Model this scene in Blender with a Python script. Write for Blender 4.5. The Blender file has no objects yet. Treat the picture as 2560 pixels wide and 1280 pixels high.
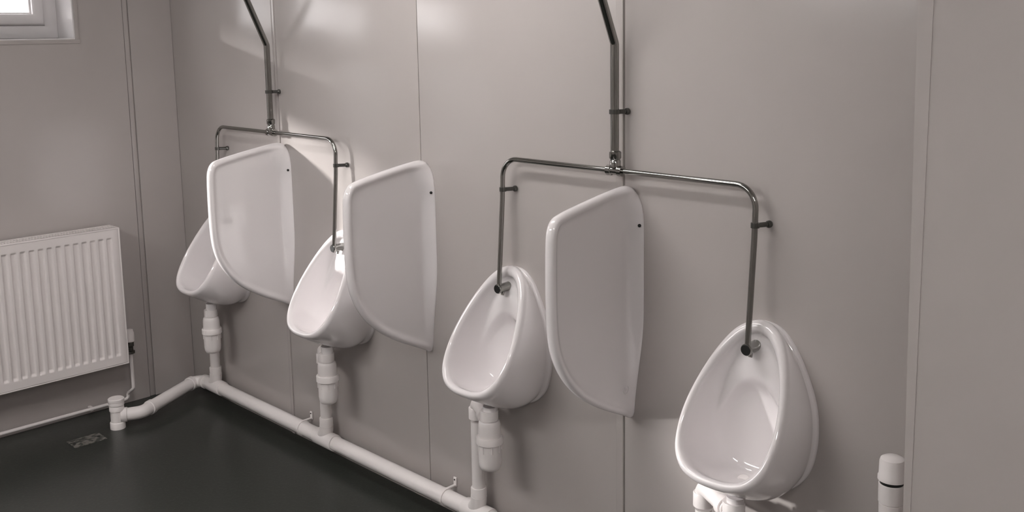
import bpy, bmesh, math
from math import sin, cos, pi, sqrt
from mathutils import Vector, Matrix

S = 0.88                       # metres per layout unit (one wall panel is one unit wide)
sc = bpy.context.scene
col = sc.collection

# ------------------------------------------------------------------ camera
F_PX, CY = 2481.7, 452.4
YAW, PITCH, ROLL = 0.79161, -0.14896, -0.016761
CAM = Vector((4.9466, -2.41895, 1.878))
fw = Vector((-sin(YAW)*cos(PITCH), cos(YAW)*cos(PITCH), sin(PITCH)))
rt = Vector((cos(YAW), sin(YAW), 0.0))
up = rt.cross(fw)
rt2 = cos(ROLL)*rt + sin(ROLL)*up
up2 = -sin(ROLL)*rt + cos(ROLL)*up
cd = bpy.data.cameras.new('camera')
cd.sensor_fit = 'HORIZONTAL'; cd.sensor_width = 36.0
cd.lens = F_PX/2560*36.0
cd.shift_y = (CY-640)/2560
cd.clip_start = 0.02
cam = bpy.data.objects.new('camera', cd); col.objects.link(cam)
m = Matrix((rt2, up2, -fw)).transposed().to_4x4()
m.translation = CAM*S
cam.matrix_world = m
sc.camera = cam

# ------------------------------------------------------------------ light + exposure
w = bpy.data.worlds.new('overcast_sky'); sc.world = w; w.use_nodes = True
bg = w.node_tree.nodes['Background']
bg.inputs[0].default_value = (1.0, 0.97, 0.97, 1); bg.inputs[1].default_value = 5.0
sl = bpy.data.lights.new('low_sun', 'SUN'); sl.energy = 7.5; sl.angle = math.radians(5.0); sl.color = (1.0, 0.97, 0.95)
so = bpy.data.objects.new('low_sun', sl); col.objects.link(so)
so.rotation_mode = 'QUATERNION'; so.rotation_quaternion = Vector((1.0, 1.0, -0.265)).to_track_quat('-Z', 'Y')
FILL_STRENGTH = 25.5      # unseen twin and triple tubes further back, added as fill
NEAR_STRENGTH = 31.0      # single tube over the urinals
sc.view_settings.view_transform = 'Standard'; sc.view_settings.look = 'None'
sc.view_settings.exposure = 0.12; sc.view_settings.gamma = 1.0
sc.view_settings.use_curve_mapping = False

# ------------------------------------------------------------------ materials
def mat(name, colr, rough=.5, metal=0, coat=0, emit=None, estr=0, bump=None, vary=None, spec=.5):
    M = bpy.data.materials.new(name); M.use_nodes = True
    nt = M.node_tree; b = nt.nodes['Principled BSDF']
    b.inputs['Base Color'].default_value = (*colr, 1); b.inputs['Roughness'].default_value = rough
    b.inputs['Metallic'].default_value = metal; b.inputs['Coat Weight'].default_value = coat
    b.inputs['Coat Roughness'].default_value = .03
    b.inputs['Specular IOR Level'].default_value = spec
    if emit:
        b.inputs['Emission Color'].default_value = (*emit, 1); b.inputs['Emission Strength'].default_value = estr
    tc = nt.nodes.new('ShaderNodeTexCoord')
    if bump:
        scale, strength, dist = bump
        n = nt.nodes.new('ShaderNodeTexNoise'); n.inputs['Scale'].default_value = scale; n.inputs['Detail'].default_value = 3
        bp = nt.nodes.new('ShaderNodeBump'); bp.inputs['Strength'].default_value = strength; bp.inputs['Distance'].default_value = dist
        nt.links.new(tc.outputs['Object'], n.inputs['Vector']); nt.links.new(n.outputs['Fac'], bp.inputs['Height'])
        nt.links.new(bp.outputs['Normal'], b.inputs['Normal'])
    if vary:
        scale, c2, lo, hi = vary
        n = nt.nodes.new('ShaderNodeTexNoise'); n.inputs['Scale'].default_value = scale; n.inputs['Detail'].default_value = 4
        r = nt.nodes.new('ShaderNodeValToRGB')
        r.color_ramp.elements[0].position = lo; r.color_ramp.elements[1].position = hi
        r.color_ramp.elements[0].color = (*colr, 1); r.color_ramp.elements[1].color = (*c2, 1)
        nt.links.new(tc.outputs['Object'], n.inputs['Vector']); nt.links.new(n.outputs['Fac'], r.inputs['Fac'])
        nt.links.new(r.outputs['Color'], b.inputs['Base Color'])
    return M

M_wall = mat('satin_wall_laminate', (.44, .405, .39), .19, bump=(2.2, .12, .02), vary=(1.6, (.455, .42, .405), .35, .65))
M_cer = mat('white_glazed_ceramic', (.82, .785, .79), .07, coat=.5)
M_pvc = mat('white_waste_plastic', (.83, .785, .775), .32, vary=(3, (.85, .81, .80), .3, .7))
M_upvc = mat('white_window_plastic', (.78, .75, .755), .25, vary=(3, (.80, .77, .775), .3, .7))
M_chrome = mat('polished_chrome', (.29, .29, .275), .08, metal=1, vary=(6, (.33, .325, .31), .3, .7))
M_dchrome = mat('dull_dark_clip_metal', (.10, .10, .095), .25, metal=.8, vary=(40, (.14, .14, .13), .3, .7))
M_black = mat('black_void', (.006, .007, .006), .5, vary=(20, (.01, .01, .01), .3, .7))
M_floor = mat('dark_safety_vinyl', (.024, .027, .023), .33, bump=(60, .15, .002), vary=(90, (.040, .044, .038), .5, .75))
M_rad = mat('white_radiator_enamel', (.80, .75, .74), .28, vary=(2, (.82, .77, .76), .3, .7))
M_ceil = mat('white_ceiling_board', (.72, .69, .67), .8, vary=(2, (.75, .72, .70), .3, .7))
M_plate = mat('scuffed_metal_floor_plate', (.06, .062, .055), .45, metal=.3, bump=(60, .8, .01), vary=(45, (.22, .21, .19), .45, .55))
M_trvb = mat('dark_brass_valve', (.10, .095, .085), .25, metal=.7, vary=(50, (.3, .29, .27), .5, .7))
M_fill = mat('fill_lamp_diffuser', (.9, .9, .88), .5, emit=(1, .975, .955), estr=FILL_STRENGTH)
M_near = mat('lit_lamp_diffuser_near', (.9, .9, .88), .5, emit=(1, .975, .955), estr=NEAR_STRENGTH)
M_out = mat('yard_tarmac', (.10, .10, .10), .9, vary=(2, (.14, .14, .135), .3, .7))

def glass():
    M = bpy.data.materials.new('clear_window_glass'); M.use_nodes = True; nt = M.node_tree
    nt.nodes.clear()
    o = nt.nodes.new('ShaderNodeOutputMaterial'); t = nt.nodes.new('ShaderNodeBsdfTransparent')
    g = nt.nodes.new('ShaderNodeBsdfGlossy'); g.inputs['Roughness'].default_value = .02
    mx = nt.nodes.new('ShaderNodeMixShader')
    mx.inputs[0].default_value = .05; nt.links.new(t.outputs[0], mx.inputs[1]); nt.links.new(g.outputs[0], mx.inputs[2])
    nt.links.new(mx.outputs[0], o.inputs[0]); return M
M_glass = glass()

# ------------------------------------------------------------------ helpers
def V(*a): return Vector(a)

class MB:
    """collects geometry in layout units, builds ONE mesh object"""
    def __init__(s): s.v = []; s.f = []; s.sm = []
    def add(s, vs, fs, smooth=True):
        o = len(s.v); s.v += [Vector(q) for q in vs]
        for f in fs: s.f.append([i+o for i in f]); s.sm.append(smooth)
        return s
    def box(s, x0, x1, y0, y1, z0, z1, bev=0):
        bm = bmesh.new(); bmesh.ops.create_cube(bm, size=1)
        for v in bm.verts:
            v.co = V((x0+x1)/2+v.co.x*(x1-x0), (y0+y1)/2+v.co.y*(y1-y0), (z0+z1)/2+v.co.z*(z1-z0))
        if bev: bmesh.ops.bevel(bm, geom=bm.edges[:], offset=bev, segments=3, affect='EDGES', profile=.5)
        bm.verts.index_update()
        s.add([v.co.copy() for v in bm.verts], [[v.index for v in f.verts] for f in bm.faces], False); bm.free(); return s
    def rings(s, R, closed=True, cap0=False, cap1=False, smooth=True):
        n = len(R[0]); vs = [p for r in R for p in r]; fs = []
        for i in range(len(R)-1):
            for j in range(n if closed else n-1):
                k = (j+1) % n
                fs.append([i*n+j, i*n+k, (i+1)*n+k, (i+1)*n+j])
        if cap0: fs.append(list(range(n))[::-1])
        if cap1: fs.append([(len(R)-1)*n+j for j in range(n)])
        return s.add(vs, fs, smooth)
    def lathe(s, prof, origin=(0, 0, 0), axis=(0, 0, 1), n=40, cap0=True, cap1=True):
        """prof: list of (distance along axis, radius)"""
        a = Vector(axis).normalized(); u = a.orthogonal().normalized(); w_ = a.cross(u); o = Vector(origin)
        R = [[o + a*h + (u*cos(2*pi*j/n)+w_*sin(2*pi*j/n))*r for j in range(n)] for h, r in prof]
        return s.rings(R, True, cap0, cap1)
    def tube(s, pts, r, fillet=0, n=20, caps=True):
        pts = [Vector(q) for q in pts]; path = [pts[0]]
        for i in range(1, len(pts)-1):
            a, b, c = pts[i-1], pts[i], pts[i+1]
            d0 = (a-b).normalized(); d1 = (c-b).normalized()
            ang = d0.angle(d1)
            L = min(fillet/math.tan(ang/2) if ang < pi-.01 else 0, .49*(a-b).length, .49*(c-b).length)
            if L <= 1e-5: path.append(b); continue
            rad = L*math.tan(ang/2); ctr = b + (d0+d1).normalized()*rad/sin(ang/2)
            p0 = b+d0*L-ctr; p1 = b+d1*L-ctr; tot = p0.angle(p1); ax = p0.cross(p1).normalized()
            for k in range(11):
                path.append(ctr + Matrix.Rotation(tot*k/10, 3, ax) @ p0)
        path.append(pts[-1])
        t0 = (path[1]-path[0]).normalized(); u = t0.orthogonal().normalized(); R = []
        for i, q in enumerate(path):
            if i == 0: t = t0
            elif i == len(path)-1: t = (path[-1]-path[-2]).normalized()
            else: t = ((path[i+1]-q).normalized()+(q-path[i-1]).normalized()).normalized()
            u = (u - t*u.dot(t)).normalized(); w_ = t.cross(u)
            R.append([q + (u*cos(2*pi*j/n)+w_*sin(2*pi*j/n))*r for j in range(n)])
        return s.rings(R, True, caps, caps)
    def build(s, name, material, parent=None, origin=(0, 0, 0), autosmooth=40):
        o = Vector(origin); me = bpy.data.meshes.new(name)
        if parent is not None: o = Vector(parent['_o'])
        me.from_pydata([(q-o)*S for q in s.v], [], s.f); me.validate()
        bm = bmesh.new(); bm.from_mesh(me); bmesh.ops.remove_doubles(bm, verts=bm.verts, dist=1e-6)
        bmesh.ops.recalc_face_normals(bm, faces=bm.faces)
        a = math.radians(autosmooth)
        for e in bm.edges:
            if len(e.link_faces) == 2 and e.calc_face_angle(0) > a: e.smooth = False
        for f in bm.faces: f.smooth = True
        bm.to_mesh(me); bm.free()
        me.materials.append(material)
        ob = bpy.data.objects.new(name, me); col.objects.link(ob)
        ob['_o'] = tuple(o)
        if parent is None: ob.location = o*S
        else: ob.parent = parent
        return ob

def tag(o, label=None, cat=None, group=None, kind=None):
    if label: o['label'] = label
    if cat: o['category'] = cat
    if group: o['group'] = group
    if kind: o['kind'] = kind
    return o
def thing(name, label, cat, origin, group=None):
    o = bpy.data.objects.new(name, None); col.objects.link(o)
    o.location = Vector(origin)*S; o['_o'] = tuple(origin); o.empty_display_size = .1
    return tag(o, label, cat, group)
def copy_tree(o, delta, label=None):
    def rec(q, par):
        c = q.copy(); col.objects.link(c); c.parent = par
        for ch in [k for k in bpy.data.objects if k.parent == q and k is not c]: rec(ch, c)
        return c
    c = rec(o, None); c.location = o.location + Vector(delta)*S
    if label: c['label'] = label
    return c
def struct(mb, name, material, parent=None):
    o = mb.build(name, material, parent)
    if parent is None: o['kind'] = 'structure'
    return o
def sstep(a, b, x):
    t = max(0., min(1., (x-a)/(b-a))); return t*t*(3-2*t)
def catmull(P, n):
    """closed smooth curve through 2-D points P, resampled to n points by arc length"""
    out = []; N = len(P)
    for i in range(N):
        p0, p1, p2, p3 = (Vector(P[(i+k) % N]) for k in (-1, 0, 1, 2))
        for j in range(16):
            t = j/16
            out.append(.5*((2*p1)+(p2-p0)*t+(2*p0-5*p1+4*p2-p3)*t*t+(3*p1-p0-3*p2+p3)*t**3))
    L = [0]
    for i in range(len(out)): L.append(L[-1]+(out[(i+1) % len(out)]-out[i]).length)
    res = []; k = 0
    for i in range(n):
        d = L[-1]*i/n
        while L[k+1] < d: k += 1
        f = (d-L[k])/(L[k+1]-L[k]); res.append(out[k].lerp(out[(k+1) % len(out)], f))
    return res
def half_to_closed(H):
    """H: half outline from top (x=0) to bottom (x=0); mirrored"""
    return H + [(-x, z) for x, z in H[-2:0:-1]]

# ------------------------------------------------------------------ room shell
XR, YF, ZC = 6.2, -5.0, 2.78
GAP = .0035
struct(MB().box(-.6, XR+.3, YF-.3, .3, -.1, 0), 'floor', M_floor)
struct(MB().box(-.3, XR+.3, YF-.3, .3, ZC, ZC+.1), 'ceiling', M_ceil)
mb = MB().box(-.3, XR+.3, .012, .3, 0, ZC)
edges = [0, 1, 2, 3, XR]
for a, b in zip(edges, edges[1:]): mb.box(a+GAP/2, b-GAP/2, 0, .02, 0, ZC, .0012)
struct(mb, 'wall_back', M_wall)
# left wall: seen window opening, plus unseen openings added to let sun in
W1 = (-1.80, -.496); W2 = (-3.95, -3.33); WZ = (1.878, 2.38); TH = .34
W3 = (-2.06, -1.00); WZ3 = (1.10, 1.855); WZ2 = (1.29, 1.75)
mb = MB()
def lw(y0, y1, z0, z1): mb.box(-TH, 0, y0, y1, z0, z1)
ops = [(W1, WZ), (W2, WZ2), (W3, WZ3)]
yb = sorted({YF-.3, W1[0], W1[1], W2[0], W2[1], W3[0], W3[1]})
for ya, ybb in zip(yb, yb[1:]):
    z0 = 0
    for W, Z in sorted([o for o in ops if o[0][0] < (ya+ybb)/2 < o[0][1]], key=lambda o: o[1][0]):
        lw(ya, ybb, z0, Z[0]); z0 = Z[1]
    lw(ya, ybb, z0, ZC)
lw(W1[1], -.2555, 0, ZC); lw(-.2235, 0.0, 0, ZC)
mb.box(-TH, -.02, -.26, -.22, 0, ZC)
struct(mb, 'wall_left', M_wall)
struct(MB().box(XR, XR+.2, YF, 0, 0, ZC), 'wall_right', M_wall)
struct(MB().box(0, XR, YF-.2, YF, 0, ZC), 'wall_front', M_wall)
struct(MB().box(-4.6, -4.0, -6.4, -4.15, 3.00, 4.4).box(-4.5, -4.4, -4.25, -4.15, -.4, 3).box(-4.5, -4.4, -6.4, -6.3, -.4, 3), 'sun_blocker', M_out)  # unseen raised slab on posts, added to keep sun off the first window
struct(MB().box(-20.5, -20, -70, 50, -.4, 2.15), 'sky_blocker', M_out)  # unseen far wall, added to hide horizon sky from the wall reflections
struct(MB().box(-80, -TH-.01, -80, 60, -.45, -.35), 'ground_outside', M_out)
# joint cover strips
mb = MB().box(-.02, -.004, -.2515, -.2275, 0.0, ZC, .002).box(-.02, -.010, -.2555, -.2235, 0, ZC)
struct(mb, 'trim_1', M_wall)
struct(MB().box(.976, .998, -.0035, 0, 0, ZC, .0012), 'trim_2', M_wall)
struct(MB().box(2.969, 2.997, -.0035, 0, 0, ZC, .0012), 'trim_3', M_wall)
# boxed return on the right, in front of the vent pipe (its edge leans a touch)
mb = MB()
def leanbox(mb, xa, xb, y0, y1, dx=.020):
    z0, z1 = 0, ZC
    vs = []
    for z in (z0, z1):
        k = -dx*(z-.76)/1.17
        for (x, y) in ((xa+k, y0), (xb, y0), (xb, y1), (xa+k, y1)): vs.append((x, y, z))
    mb.add(vs, [[0, 1, 2, 3], [4, 5, 6, 7], [0, 1, 5, 4], [1, 2, 6, 5], [2, 3, 7, 6], [3, 0, 4, 7]], False)
leanbox(mb, 4.161, XR, -.55, 0, .0172)
struct(mb, 'wall_return', M_wall)
mb = MB(); leanbox(mb, 4.1605, 4.173, -.5512, -.55, .0172); struct(mb, 'trim_4', M_wall)

def window(n, W, WZ=WZ):
    y0, y1 = W; z0, z1 = WZ; xf = -.19
    root = bpy.data.objects.new('window_%d' % n, None); col.objects.link(root)
    root.location = Vector((0, y1, z0))*S; root['_o'] = (0, y1, z0); root['kind'] = 'structure'
    t = .006
    mb = MB().box(-TH, -.0005, y0, y1, z0, z0+t).box(-TH, -.0005, y0, y1, z1-t, z1)
    mb.box(-TH, -.0005, y0, y0+t, z0+t, z1-t).box(-TH, -.0005, y1-t, y1, z0+t, z1-t)
    mb.build('window_reveal', M_upvc, root)
    def frame(name, xa, xb, i, wd, bev, m=M_upvc):
        # a rectangular section swept once round the opening
        sec = [(xa, i), (xb-bev, i), (xb-bev*.3, i+bev*.3), (xb, i+bev), (xb, i+wd-bev), (xb-bev*.3, i+wd-bev*.3), (xb-bev, i+wd), (xa, i+wd)]
        R = [[V(x, y0+k, z0+k), V(x, y1-k, z0+k), V(x, y1-k, z1-k), V(x, y0+k, z1-k)] for x, k in sec]
        return MB().rings(R+[R[0]], True).build(name, m, root, autosmooth=50)
    fw_, sw_ = (.068, .055) if n == 1 else (.018, .020)
    frame('window_frame', xf-.08, xf, t, fw_, .004)
    frame('window_sash', xf-.055, xf+.018, t+fw_-.004, sw_, .012)
    g = t+fw_+sw_-.004
    MB().box(xf-.03, xf-.022, y0+g-.003, y1-g+.003, z0+g-.003, z1-g+.003).build('window_pane', M_glass, root)
    frame('glazing_bead', xf-.022, xf-.008, g, .008, .002)
    tw = .020 if n == 1 else .010
    m_ = MB().box(0, .004, y0-tw, y1+tw, z0-tw, z0, .001).box(0, .004, y0-tw, y1+tw, z1, z1+tw, .001)
    m_.box(0, .004, y0-tw, y0, z0, z1, .001).box(0, .004, y1, y1+tw, z0, z1, .001)
    m_.build('window_edge_trim', M_wall, root)
window(1, W1); window(2, W2, WZ2); window(3, W3, WZ3)  # only the first is seen; the others are added to throw sun patches

# ceiling batten over the urinals, plus unseen lamps added as fill
def make_lamp(x, y, L, n, label, rad=.035):
    lamp = thing('ceiling_light', label, 'ceiling light', (x, y, ZC))
    hw = .06*n
    MB().box(x-L/2, x+L/2, y-hw, y+hw, ZC-.05, ZC, .008).build('lamp_housing', M_upvc, lamp)
    for i in range(n):
        yy = y+(i-(n-1)/2)*.11
        MB().tube([(x-L/2+.02, yy, ZC-.075), (x+L/2-.02, yy, ZC-.075)], rad, n=24).build('lamp_tube', M_near if n == 1 else M_fill, lamp)
make_lamp(2.3, -1.0, 1.4, 1, 'long white tube light fixed to the ceiling above the urinals', .048)
make_lamp(5.3, -2.4, 1.4, 2, 'added unseen twin tube fill light on the ceiling over the right side')
make_lamp(2.0, -3.3, 2.0, 3, 'added unseen triple-tube fill light on the ceiling away from the urinals')

# ------------------------------------------------------------------ urinals
A_, B_ = V(.020, 1.066), V(.275, .652)
def plane(x, s, h=0):
    e = B_-A_; L = e.length; e_ = e/L; n_ = V(-e_.y, e_.x)      # n points forward/up
    q = A_ + e*s + n_*h
    return q.x, q.y
def make_urinal(X, label):
    X = X+.512
    root = thing('urinal', label, 'urinal', (X, 0, .56), 'wall hung urinals in a row')
    N = 112
    flange = catmull(half_to_closed([(0, 1.058), (.050, 1.047), (.094, 1.006), (.136, .930), (.164, .85), (.172, .775), (.165, .70), (.142, .635), (.10, .588), (.05, .566), (0, .562)]), N)
    rim_o = catmull(half_to_closed([(0, 0), (.042, .025), (.080, .095), (.112, .22), (.138, .38), (.154, .55), (.156, .70), (.142, .85), (.106, .95), (.055, .992), (0, 1.0)]), N)
    rim_i = catmull(half_to_closed([(0, .082), (.030, .100), (.060, .16), (.092, .27), (.116, .41), (.131, .56), (.133, .70), (.119, .82), (.087, .905), (.045, .94), (0, .947)]), N)
    def P(x, d, z): return V(X+x, -d, z)
    R = []
    zc = .80
    R.append([P(q.x, 0, q.y) for q in flange])
    R.append([P(q.x, .009, q.y) for q in flange])
    R.append([P(q.x*.985, .013, zc+(q.y-zc)*.985) for q in flange])
    fl = [V(q.x*.955, .017, zc+(q.y-zc)*.965) for q in flange]
    R.append([P(*q) for q in fl])
    ro = []
    for q in rim_o:
        d, z = plane(q.x, q.y, -.010); ro.append(V(q.x, d, z))
    K = 14
    for i in range(1, K):
        v = i/K; r = []
        for a, b in zip(fl, ro):
            q = a.lerp(b, v)
            bot = sstep(.76, .60, a.z)
            bl = 4*v*(1-v)
            q.z -= bot*bl*.038*(1-.15*v)
            q.y -= bot*.020*sin(pi*v**1.3)
            side = 1-bot
            q.x *= 1+.05*bl*side
            # gentle waist just outside the rim
            r.append(P(q.x, q.y, q.z))
        R.append(r)
    R.append([P(*q) for q in ro])
    # rolled rim
    for i in range(9):
        a = i/8; hgt = -.010+.019*sin(a*pi*.62)/sin(pi*.62) if a < .8 else None
        r = []
        for o, n_ in zip(rim_o, rim_i):
            k = a
            u = .5-.5*cos(pi*a)
            x = o.x+(n_.x-o.x)*u; s_ = o.y+(n_.y-o.y)*u
            h = -.010*(1-sin(pi*min(1, a*1.0))) + .009*sin(pi*a)
            d, z = plane(x, s_, h); r.append(P(x, d, z))
        if i: R.append(r)
    # bowl inside
    def hmax(s_):
        a = .30*s_+.004; b = (.475-.41*s_)/.52
        k = .03; t = max(0, min(1, .5+.5*(b-a)/k)); return b+(a-b)*t-k*t*(1-t)
    n_ = 2.7; C0 = .56
    for i in range(1, 41):
        u = pi/2*i/40; L = max(cos(u), 0)**(2/n_); g = sin(u)**(2/n_)
        r = []
        for q in rim_i:
            x = q.x*L; s_ = C0+(q.y-C0)*L
            h = -.010-(hmax(s_)-.012)*g
            d, z = plane(x, s_, h)
            za = .885-9*x*x
            d = max(d, .012) + .026*sstep(za-.035, za+.02, z)*sstep(.55, .95, g)
            r.append(P(x, d, z))
        R.append(r)
    MB().rings(R, True, False, True).build('urinal_bowl', M_cer, root, autosmooth=75)
    # waste fitting at the bottom of the bowl
    s_ = .875; L = (s_-C0)/(.947-C0); g = (1-L**n_)**(1/n_)
    d, z = plane(0, s_, -.010-(hmax(s_)-.012)*g)
    MB().lathe([(-.004, .016), (.003, .016), (.004, .014), (.001, .010), (-.001, .004)], P(0, d, z+.001), (0, -.25, 1), 28).build('drain_ring', M_pvc, root)
    # outlet spigot under the bowl
    MB().lathe([(.02, .026), (0, .026), (-.012, .024)], P(0, .140, .560), (0, 0, 1), 28).build('outlet_spigot', M_cer, root)
    return root
u1 = make_urinal(0, 'white urinal in the corner, mostly hidden behind the first privacy screen')
copy_tree(u1, (1, 0, 0), 'brightly sunlit white urinal between the first and second privacy screens')
copy_tree(u1, (2, 0, 0), 'white urinal just left of the nearest privacy screen, above a fully visible bottle trap')
copy_tree(u1, (3, 0, 0), 'largest and nearest white urinal, right of all privacy screens')

# ------------------------------------------------------------------ privacy screens
def make_screen(X, label):
    XC = X+.03
    root = thing('privacy_screen', label, 'privacy screen', (XC, 0, .64), 'ceramic privacy screens between urinals')
    O = [(0, 1.386), (.014, 1.396), (.038, 1.401), (.07, 1.399), (.15, 1.388), (.25, 1.371), (.325, 1.356), (.362, 1.342), (.382, 1.310), (.388, 1.26),
         (.390, 1.16), (.389, 1.06), (.383, .985), (.368, .925), (.342, .872), (.305, .822), (.255, .775), (.20, .737), (.14, .703), (.08, .674), (.035, .652), (.012, .640), (0, .640)]
    # open polyline (not the wall edge), smooth
    pts = []
    for i in range(len(O)-1):
        g = lambda k: Vector(O[max(0, min(len(O)-1, k))])
        p0, p1, p2, p3 = g(i-1), g(i), g(i+1), g(i+2)
        for j in range(6):
            t = j/6; pts.append(.5*((2*p1)+(p2-p0)*t+(2*p0-5*p1+4*p2-p3)*t*t+(3*p1-p0-3*p2+p3)*t**3))
    pts.append(Vector(O[-1]))
    free = pts[:]
    wall = [Vector((0, .640+(1.386-.640)*i/40)) for i in range(1, 40)]
    loop = free+wall; nl = len(loop)
    def dist(q):
        best = 9
        for a, b in zip(free, free[1:]):
            ab = b-a; t = max(0, min(1, (q-a).dot(ab)/max(ab.length_squared, 1e-12)))
            best = min(best, (q-a-ab*t).length)
        return best
    def thick(q):
        D = dist(q)
        hi = sstep(.85, 1.25, q.y); edge = .015+.085*sstep(.11, 0, q.x)*hi
        t = min(1, D/edge)
        rnd = sqrt(max(0, 1-(1-t)**2))
        panel = .0100+.0080*(1-sstep(.016, .034, D))*sstep(0, .06, q.x)
        wz = .010+.042*sstep(.62, 1.0, q.y)
        ln = .042+.075*sstep(1.22, 1.40, q.y)
        fl = (wz-.010)*max(0, 1-q.x/ln)**1.6
        fl2 = max(fl, 0)
        return (panel+fl2*(1-.10*max(0, 1-q.x/.008)**2))*rnd
    ctr = Vector((.17, 1.05))
    rhos = [1, .998, .994, .987, .977, .965, .95, .93, .91, .885, .86, .83, .79, .74, .66, .55, .4, .25, .12]
    mb = MB()
    Rp = []; Rm = []
    for rho in rhos:
        a = []; b = []
        for q in loop:
            k = ctr+(q-ctr)*rho; h = thick(k)
            a.append(V(XC+h, -k.x, k.y)); b.append(V(XC-h, -k.x, k.y))
        Rp.append(a); Rm.append(b)
    h = thick(ctr)
    for R, sg in ((Rp, 1), (Rm, -1)):
        mb.rings(R, True, False, False)
        n = nl; last = R[-1]
        mb.add(last+[V(XC+sg*h, -ctr.x, ctr.y)], [[i, (i+1) % n, n] for i in range(n)])
    mb.rings([Rm[0], Rp[0]], True)
    mb.build('screen_panel', M_cer, root, autosmooth=70)
    xh = XC+thick(Vector((.012, 1.277)))
    MB().lathe([(-.006, .0055), (.0018, .0055), (.0024, .0045)], (xh, -.012, 1.277), (.62, -.78, 0), 20).build('screw_hole', M_black, root)
    return root
s1 = make_screen(1, 'privacy screen nearest the corner, its face brightly lit, hiding the first urinal')
copy_tree(s1, (1, 0, 0), 'middle privacy screen on the wall, standing by the second urinal')
copy_tree(s1, (2, 0, 0), 'privacy screen nearest the camera, directly under the right-hand pipe tee')

third = [o for o in bpy.data.objects if o.name.startswith('privacy_screen') and abs(o.location.x-3.03*S) < .01][0]
third['_o'] = (3.03, 0, .64)
mk = MB(); mx_, md_, mz_ = 3.0485, .052, .752
mk.tube([(mx_, -(md_+.013*cos(a)), mz_+.016*sin(a)) for a in [math.radians(k) for k in range(-200, 20, 20)]], .0010, 0, 8)
mk.tube([(mx_, -(md_+.007), mz_+.008), (mx_, -(md_+.003), mz_-.006), (mx_, -md_, mz_+.004), (mx_, -(md_-.003), mz_-.006), (mx_, -(md_-.007), mz_+.008)], .0010, 0, 8)
MARK = mk.build('maker_mark', M_cer, third)

# ------------------------------------------------------------------ chrome flush pipework
def make_flush(XC, label):
    YB, ZB = -.045, 1.447
    root = thing('flush_pipework', label, 'flush pipe', (XC, 0, ZB), 'chrome flush pipe sets')
    # thick supply pipe with an outward set near the top
    MB().tube([(XC-.002, YB, ZB+.03), (XC-.002, YB, 1.838), (XC-.002, YB-.095, 2.055), (XC-.002, YB-.095, ZC)], .0135, .03, 24).build('supply_pipe', M_chrome, root)
    MB().lathe([(-.030, .0125), (-.030, .0165), (-.014, .0165), (-.012, .013), (.012, .013), (.014, .0165), (.030, .0165), (.030, .0125)], (XC, YB, ZB), (1, 0, 0), 12).build('tee_fitting', M_chrome, root)
    MB().lathe([(.006, .011), (.012, .0175), (.030, .0175), (.034, .015), (.040, .019), (.058, .019), (.062, .014)], (XC, YB, ZB), (0, 0, 1), 12).build('compression_nut', M_chrome, root)
    for sg in (-1, 1):
        b = MB().tube([(XC+sg*.012, YB, ZB), (XC+sg*.5, YB, ZB), (XC+sg*.5, YB-.006, 1.30), (XC+sg*.5, YB-.030, .994)], .0085, .065, 20)
        bp = b.build('branch_pipe', M_chrome, root)
        x = XC+sg*.5
        sp = MB().lathe([(.010, .016), (.026, .017), (.030, .0165), (.072, .0150), (.076, .0175), (.0825, .0175), (.085, .0155)], (x, 0, .990), (0, -1, -.02), 32).build('spreader', M_chrome, root)
        MB().lathe([(.0845, .0158), (.0862, .0145)], (x, 0, .990), (0, -1, -.02), 32).build('spreader_end_reflection', M_black, sp)  # black disc carries the dark-room reflection of the chrome end
        MB().tube([(x, -.055, .978), (x, -.060, .962)], .006, 0, 12).build('spreader_nozzle', M_chrome, sp)
    def clip(x, z, r, ysh=0):
        mb = MB().lathe([(-.007, r), (-.007, r+.0035), (.007, r+.0035), (.007, r)], (x, YB+ysh, z), (0, 0, 1), 28)
        # tail to the wall
        mb.tube([(x+.004, YB+ysh+r*.6, z), (x+.016, -.007, z-.001)], .0072, 0, 12)
        mb.lathe([(0, .0105), (.007, .0105), (.012, .007)], (x+.017, -.0012, z-.001), (0, -1, 0), 20)
        return mb.build('pipe_clip', M_dchrome, root)
    clip(XC-.002, 1.630, .0138)
    clip(XC-.5, 1.338, .0088, -.003); clip(XC+.5, 1.338, .0088, -.003)
    return root
f1 = make_flush(1, 'chrome flush pipe forking to the two urinals nearest the corner')
copy_tree(f1, (2, 0, 0), 'chrome flush pipe forking to the two urinals nearest the camera')

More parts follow.
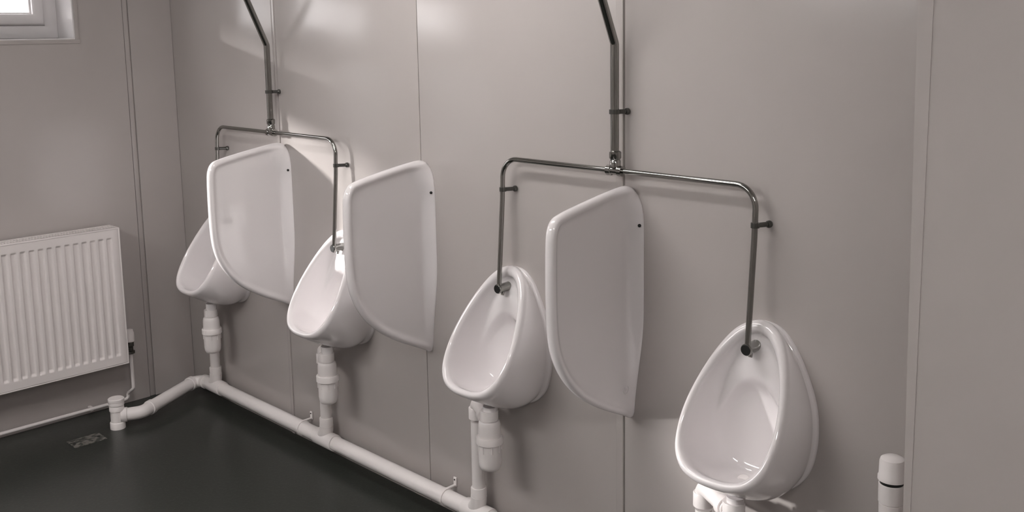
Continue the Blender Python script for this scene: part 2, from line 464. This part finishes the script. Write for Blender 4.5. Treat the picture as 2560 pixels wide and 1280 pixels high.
# ------------------------------------------------------------------ bottle traps
def make_trap(X, label, dz=0):
    x, y = X+.507, -.142
    root = thing('bottle_trap', label, 'bottle trap', (x, y, .32), 'white bottle traps under urinals')
    nut = MB().lathe([(.548, .027), (.548, .0315), (.546, .0325), (.514, .0325), (.512, .029), (.506, .029)], (x, y, 0), n=12).build('trap_nut', M_pvc, root)
    MB().lathe([(.512, .026), (.510, .034), (.505, .0375), (.495, .0395), (.452, .0405), (.44, .0405)], (x, y, 0), n=40).build('trap_body', M_pvc, root)
    mb = MB().lathe([(.452, .0405), (.4535, .0455), (.450, .0475), (.428, .0475), (.4255, .0450), (.4255, .041)], (x, y, 0), n=40)
    mb.build('trap_collar', M_pvc, root)
    mb = MB().lathe([(.426, .041), (.360, .0405), (.343, .0385), (.332, .033), (.327, .022), (.326, .0)], (x, y, 0), n=40, cap1=False)
    for k in range(8):
        a = 2*pi*k/8+.2; c, s_ = cos(a), sin(a)
        q = V(x+c*.0400, y+s_*.0400, .411)
        mb.tube([q+V(0, 0, .015), q-V(0, 0, .012)], .0038, 0, 10)
    mb.build('trap_cup', M_pvc, root)
    rx, ry = X+.345, -.053
    d = (V(rx, ry, 0)-V(x, y, 0)).normalized(); st = V(x, y, 0)+d*.030
    el = MB().tube([V(st.x, st.y, .510), V(rx, ry, .510), V(rx, ry, .450)], .0255, .030, 24).build('outlet_elbow', M_pvc, root)
    q = V(x, y, .510)+d*.050
    MB().lathe([(-.012, .026), (-.012, .032), (.012, .032), (.014, .027)], q, d, 24).build('outlet_nut', M_pvc, root)
    MB().lathe([(0, .027), (0, .0305), (.040, .0305), (.043, .0285), (.043, .026)], (rx, ry, .448), (0, 0, 1), 28).build('elbow_collar', M_pvc, root)
    return root
tr = make_trap(0, 'white bottle trap under the urinal in the corner')
copy_tree(tr, (1, 0, 0), 'white bottle trap under the brightly sunlit second urinal')
copy_tree(tr, (2, 0, .016), 'white bottle trap with side elbow in full view, under third urinal from corner')
copy_tree(tr, (3, 0, .016), 'white bottle trap cut by the bottom of the view, under the nearest urinal')

# ------------------------------------------------------------------ white waste pipe along the wall
RW, YW, ZW = .0315, -.052, .088
wp = thing('waste_pipe', 'long white plastic waste pipe running along the wall base under all urinals', 'waste pipe', (2, YW, 0))
MB().tube([(.3185, -.5165, .063), (.352, -.455, .066), (.150, YW, .078), (.30, YW, ZW), (3.90, YW, ZW)], RW, .05, 28).build('main_pipe', M_pvc, wp)
for k in range(4):
    x = k+.345
    mb = MB().lathe([(-.075, RW), (-.075, RW+.004), (-.072, RW+.0055), (.062, RW+.0055), (.065, RW+.004), (.065, RW)], (x, YW, ZW), (1, 0, 0), 32)
    mb.tube([(x-.035, YW, ZW), (x-.004, YW, ZW+.036), (x, YW, ZW+.07)], .031, .03, 24)
    mb.build('pipe_tee', M_pvc, wp)
    MB().lathe([(0, .027), (0, .0300), (.040, .0300), (.043, .0285), (.043, .025)], (x, YW, ZW+.062), (0, 0, 1), 28).build('riser_socket', M_pvc, wp)
    MB().tube([(x, YW, ZW+.03), (x, YW, .452)], .0245, 0, 28).build('riser_pipe', M_pvc, wp)
# elbow sockets near the corner
a = V(.150, YW, .078); b = V(.352, -.455, .066); d = (b-a).normalized()
for (q, ax) in ((V(.225, YW, .083), V(1, 0, .05)), (a+d*.065, d), (b-d*.065, d)):
    MB().lathe([(-.012, RW), (-.011, RW+.0045), (.014, RW+.0045), (.016, RW)], q, ax, 28).build('elbow_collar', M_pvc, wp)
for x in (1.150, 2.155, 3.16):
    mb = MB().lathe([(-.008, RW), (-.008, RW+.004), (.008, RW+.004), (.008, RW)], (x, YW, ZW), (1, 0, 0), 32)
    mb.box(x-.006, x+.006, YW+.006, -.001, ZW+RW-.001, ZW+RW+.004, .001)
    mb.box(x-.008, x+.008, -.006, -.0005, ZW+RW-.004, ZW+RW+.034, .0015)
    mb.build('pipe_bracket', M_pvc, wp)
    MB().lathe([(0, .0035), (.0025, .003)], (x, -.006, ZW+RW+.024), (0, -1, 0), 12).build('bracket_screw', M_dchrome, wp)

# stub stack the waste pipe drains into
sx, sy = .297, -.556
st = thing('floor_stack', 'short capped white waste stub standing on the dark floor below the radiator', 'waste pipe', (sx, sy, 0))
MB().lathe([(0, .031), (.12, .031)], (sx, sy, 0)).build('stack_pipe', M_pvc, st)
MB().lathe([(0, .031), (0, .036), (.030, .036), (.033, .034), (.034, .031)], (sx, sy, .0)).build('floor_socket', M_pvc, st)
MB().lathe([(.088, .031), (.090, .0345), (.112, .0345), (.116, .0315)], (sx, sy, 0)).build('stack_collar', M_pvc, st)
MB().lathe([(.117, .0335), (.119, .0365), (.134, .0365), (.137, .0355), (.137, .038), (.149, .038), (.152, .035), (.1525, .0)], (sx, sy, 0), cap1=False).build('stack_cap', M_pvc, st)
MB().lathe([(.018, .0355), (.045, .0355), (.048, .032)], (sx, sy, .063), V(.055, .101, 0), 28).build('side_branch', M_pvc, st)

# capped vent pipe at the right
vx, vy = 3.936, -.10
vp = thing('vent_pipe', 'white capped vent pipe rising beside the wall return at the right', 'waste pipe', (vx, vy, 0))
MB().tube([(vx, vy, 0), (vx, vy, .70)], .0235, 0, 28).build('riser_pipe', M_pvc, vp)
MB().lathe([(.56, .0235), (.562, .0265), (.656, .0265), (.660, .024)], (vx, vy, 0)).build('pipe_socket', M_pvc, vp)
MB().lathe([(.690, .0265), (.694, .0305), (.742, .0315), (.744, .027)], (vx, vy, 0)).build('vent_body', M_pvc, vp)
MB().lathe([(.658, .0235), (.662, .0285), (.690, .0290), (.692, .0265)], (vx, vy, 0)).build('pipe_adapter', M_pvc, vp)
MB().lathe([(.741, .0285), (.755, .0285)], (vx, vy, 0)).build('vent_gap', M_black, vp)
MB().lathe([(.752, .0290), (.753, .0340), (.762, .0340), (.766, .0318), (.800, .0310), (.808, .0285), (.812, .022), (.8135, .0)], (vx, vy, 0), cap1=False).build('vent_cap', M_pvc, vp)

# ------------------------------------------------------------------ radiator
ra = thing('radiator', 'white ribbed panel radiator hung on the left wall under the window', 'radiator', (0, -.415, .258))
X0, X1, Y0, Y1, Z0, Z1 = .030, .142, -1.80, -.415, .258, .951
mb = MB()
# ribbed front sheet : profile across y, lofted along z
PITCHR = .0405
ys = []; y = Y1-.030
def rib(yy):  # depth of groove 0..1
    ph = ((Y1-.030-yy) % PITCHR)/PITCHR
    g = sstep(.16, .28, ph)*(1-sstep(.72, .84, ph)); return g
n = int((Y1-.03-(Y0+.03))/PITCHR*16)
zs = [Z0+.006, Z0+.030]+[Z0+.040+.003*i for i in range(9)]+[Z1-.060+.003*i for i in range(9)]+[Z1-.03, Z1-.004]
R = []
for z in zs:
    e0 = sstep(Z0+.044, Z0+.060, z); e1 = 1-sstep(Z1-.052, Z1-.042, z)
    r = [V(X1-.002, Y1-.002, z), V(X1, Y1-.004, z)]
    for i in range(n+1):
        yy = Y1-.030-(Y1-Y0-.06)*i/n
        r.append(V(X1-.0085*rib(yy)*e0*e1, yy, z))
    r += [V(X1, Y0+.004, z), V(X1-.002, Y0+.002, z)]
    R.append(r)
mb.rings(R, False)
mb.box(X1-.022, X1-.010, Y0+.002, Y1-.002, Z0+.004, Z1-.004)
mb.build('front_panel', M_rad, ra, autosmooth=60)
MB().box(X0+.006, X0+.020, Y0+.002, Y1-.002, Z0+.004, Z1-.004, .003).build('rear_panel', M_rad, ra)
MB().box(X0, X1+.0005, Y1-.003, Y1+.004, Z0-.002, Z1+.003, .002).build('side_panel', M_rad, ra)
MB().box(X0, X1+.0005, Y0-.004, Y0+.003, Z0-.002, Z1+.003, .002).build('side_panel', M_rad, ra)
mb = MB().box(X0, X0+.018, Y0, Y1, Z1-.003, Z1+.003, .001).box(X1-.024, X1+.001, Y0, Y1, Z1-.004, Z1+.003, .002).box(X0+.046, X0+.054, Y0, Y1, Z1-.003, Z1+.002, .001)
k = 0; y = Y1-.01
while y > Y0:
    mb.box(X0+.014, X1-.02, y-.0035, y+.0035, Z1-.004, Z1+.001); y -= .0135
mb.build('top_grille', M_rad, ra)
MB().box(X0+.01, X1+.002, Y0, Y1, Z0-.002, Z0+.004, .0015).build('bottom_edge', M_rad, ra)
# convector fins seen through the grille
mb = MB(); y = Y1-.02
while y > Y0+.02:
    mb.box(X0+.022, X1-.024, y-.001, y+.001, Z0+.05, Z1-.03); y -= .027
mb.build('convector_fins', M_rad, ra)
vxx, vyy = .088, -.378
va = MB().lathe([(.285, .016), (.288, .021), (.300, .021), (.303, .014), (.322, .014), (.326, .0185), (.345, .0185), (.350, .016)], (vxx, vyy, 0), n=10)
va.tube([(vxx, vyy-.045, .318), (vxx, vyy, .318)], .010, 0, 12)
vb = va.build('valve_body', M_trvb, ra)
MB().lathe([(.348, .0190), (.352, .0225), (.395, .0225), (.400, .0205), (.404, .0195), (.412, .0190), (.414, .016)], (vxx, vyy, 0), n=16).build('valve_head', M_rad, ra)
# heating pipe
hp = thing('heating_pipe', 'thin white heating pipe running low along the left wall to the radiator valve', 'heating pipe', (.03, -.38, 0))
MB().tube([(vxx, vyy, .288), (vxx, vyy, .10), (.030, -.385, .062), (.030, -.385, .034), (.030, -.42, .030), (.030, -1.9, .030)], .0085, .02, 16).build('pipe_run', M_rad, hp)
for yc in (-.575, -1.2):
    MB().box(.002, .036, yc-.008, yc+.008, .019, .041, .003).build('pipe_clip', M_rad, hp)

# ------------------------------------------------------------------ floor plate
fp = thing('floor_plate', 'small scuffed rectangular metal plate let into the dark floor by the waste stub', 'floor plate', (.345, -.72, 0))
def quad_plate(mb, P4, z0, z1, inset=0):
    c = sum((Vector(q) for q in P4), Vector((0, 0)))/4
    Q = [c+(Vector(q)-c)*(1-inset) for q in P4]
    vs = [(q.x, q.y, z) for z in (z0, z1) for q in Q]
    mb.add(vs, [[0, 1, 2, 3], [4, 5, 6, 7], [0, 1, 5, 4], [1, 2, 6, 5], [2, 3, 7, 6], [3, 0, 4, 7]], False)
Q4 = [(.290, -.800), (.290, -.650), (.392, -.650), (.392, -.800)]
mb = MB(); quad_plate(mb, Q4, .0002, .0025); mb.build('plate', M_plate, fp)
for q in ((.345, -.785), (.338, -.668)):
    MB().lathe([(.002, .008), (.0032, .007)], (q[0], q[1], 0), n=16).build('plate_screw', M_black, fp)

for o in bpy.data.objects:
    if '_o' in o: del o['_o']
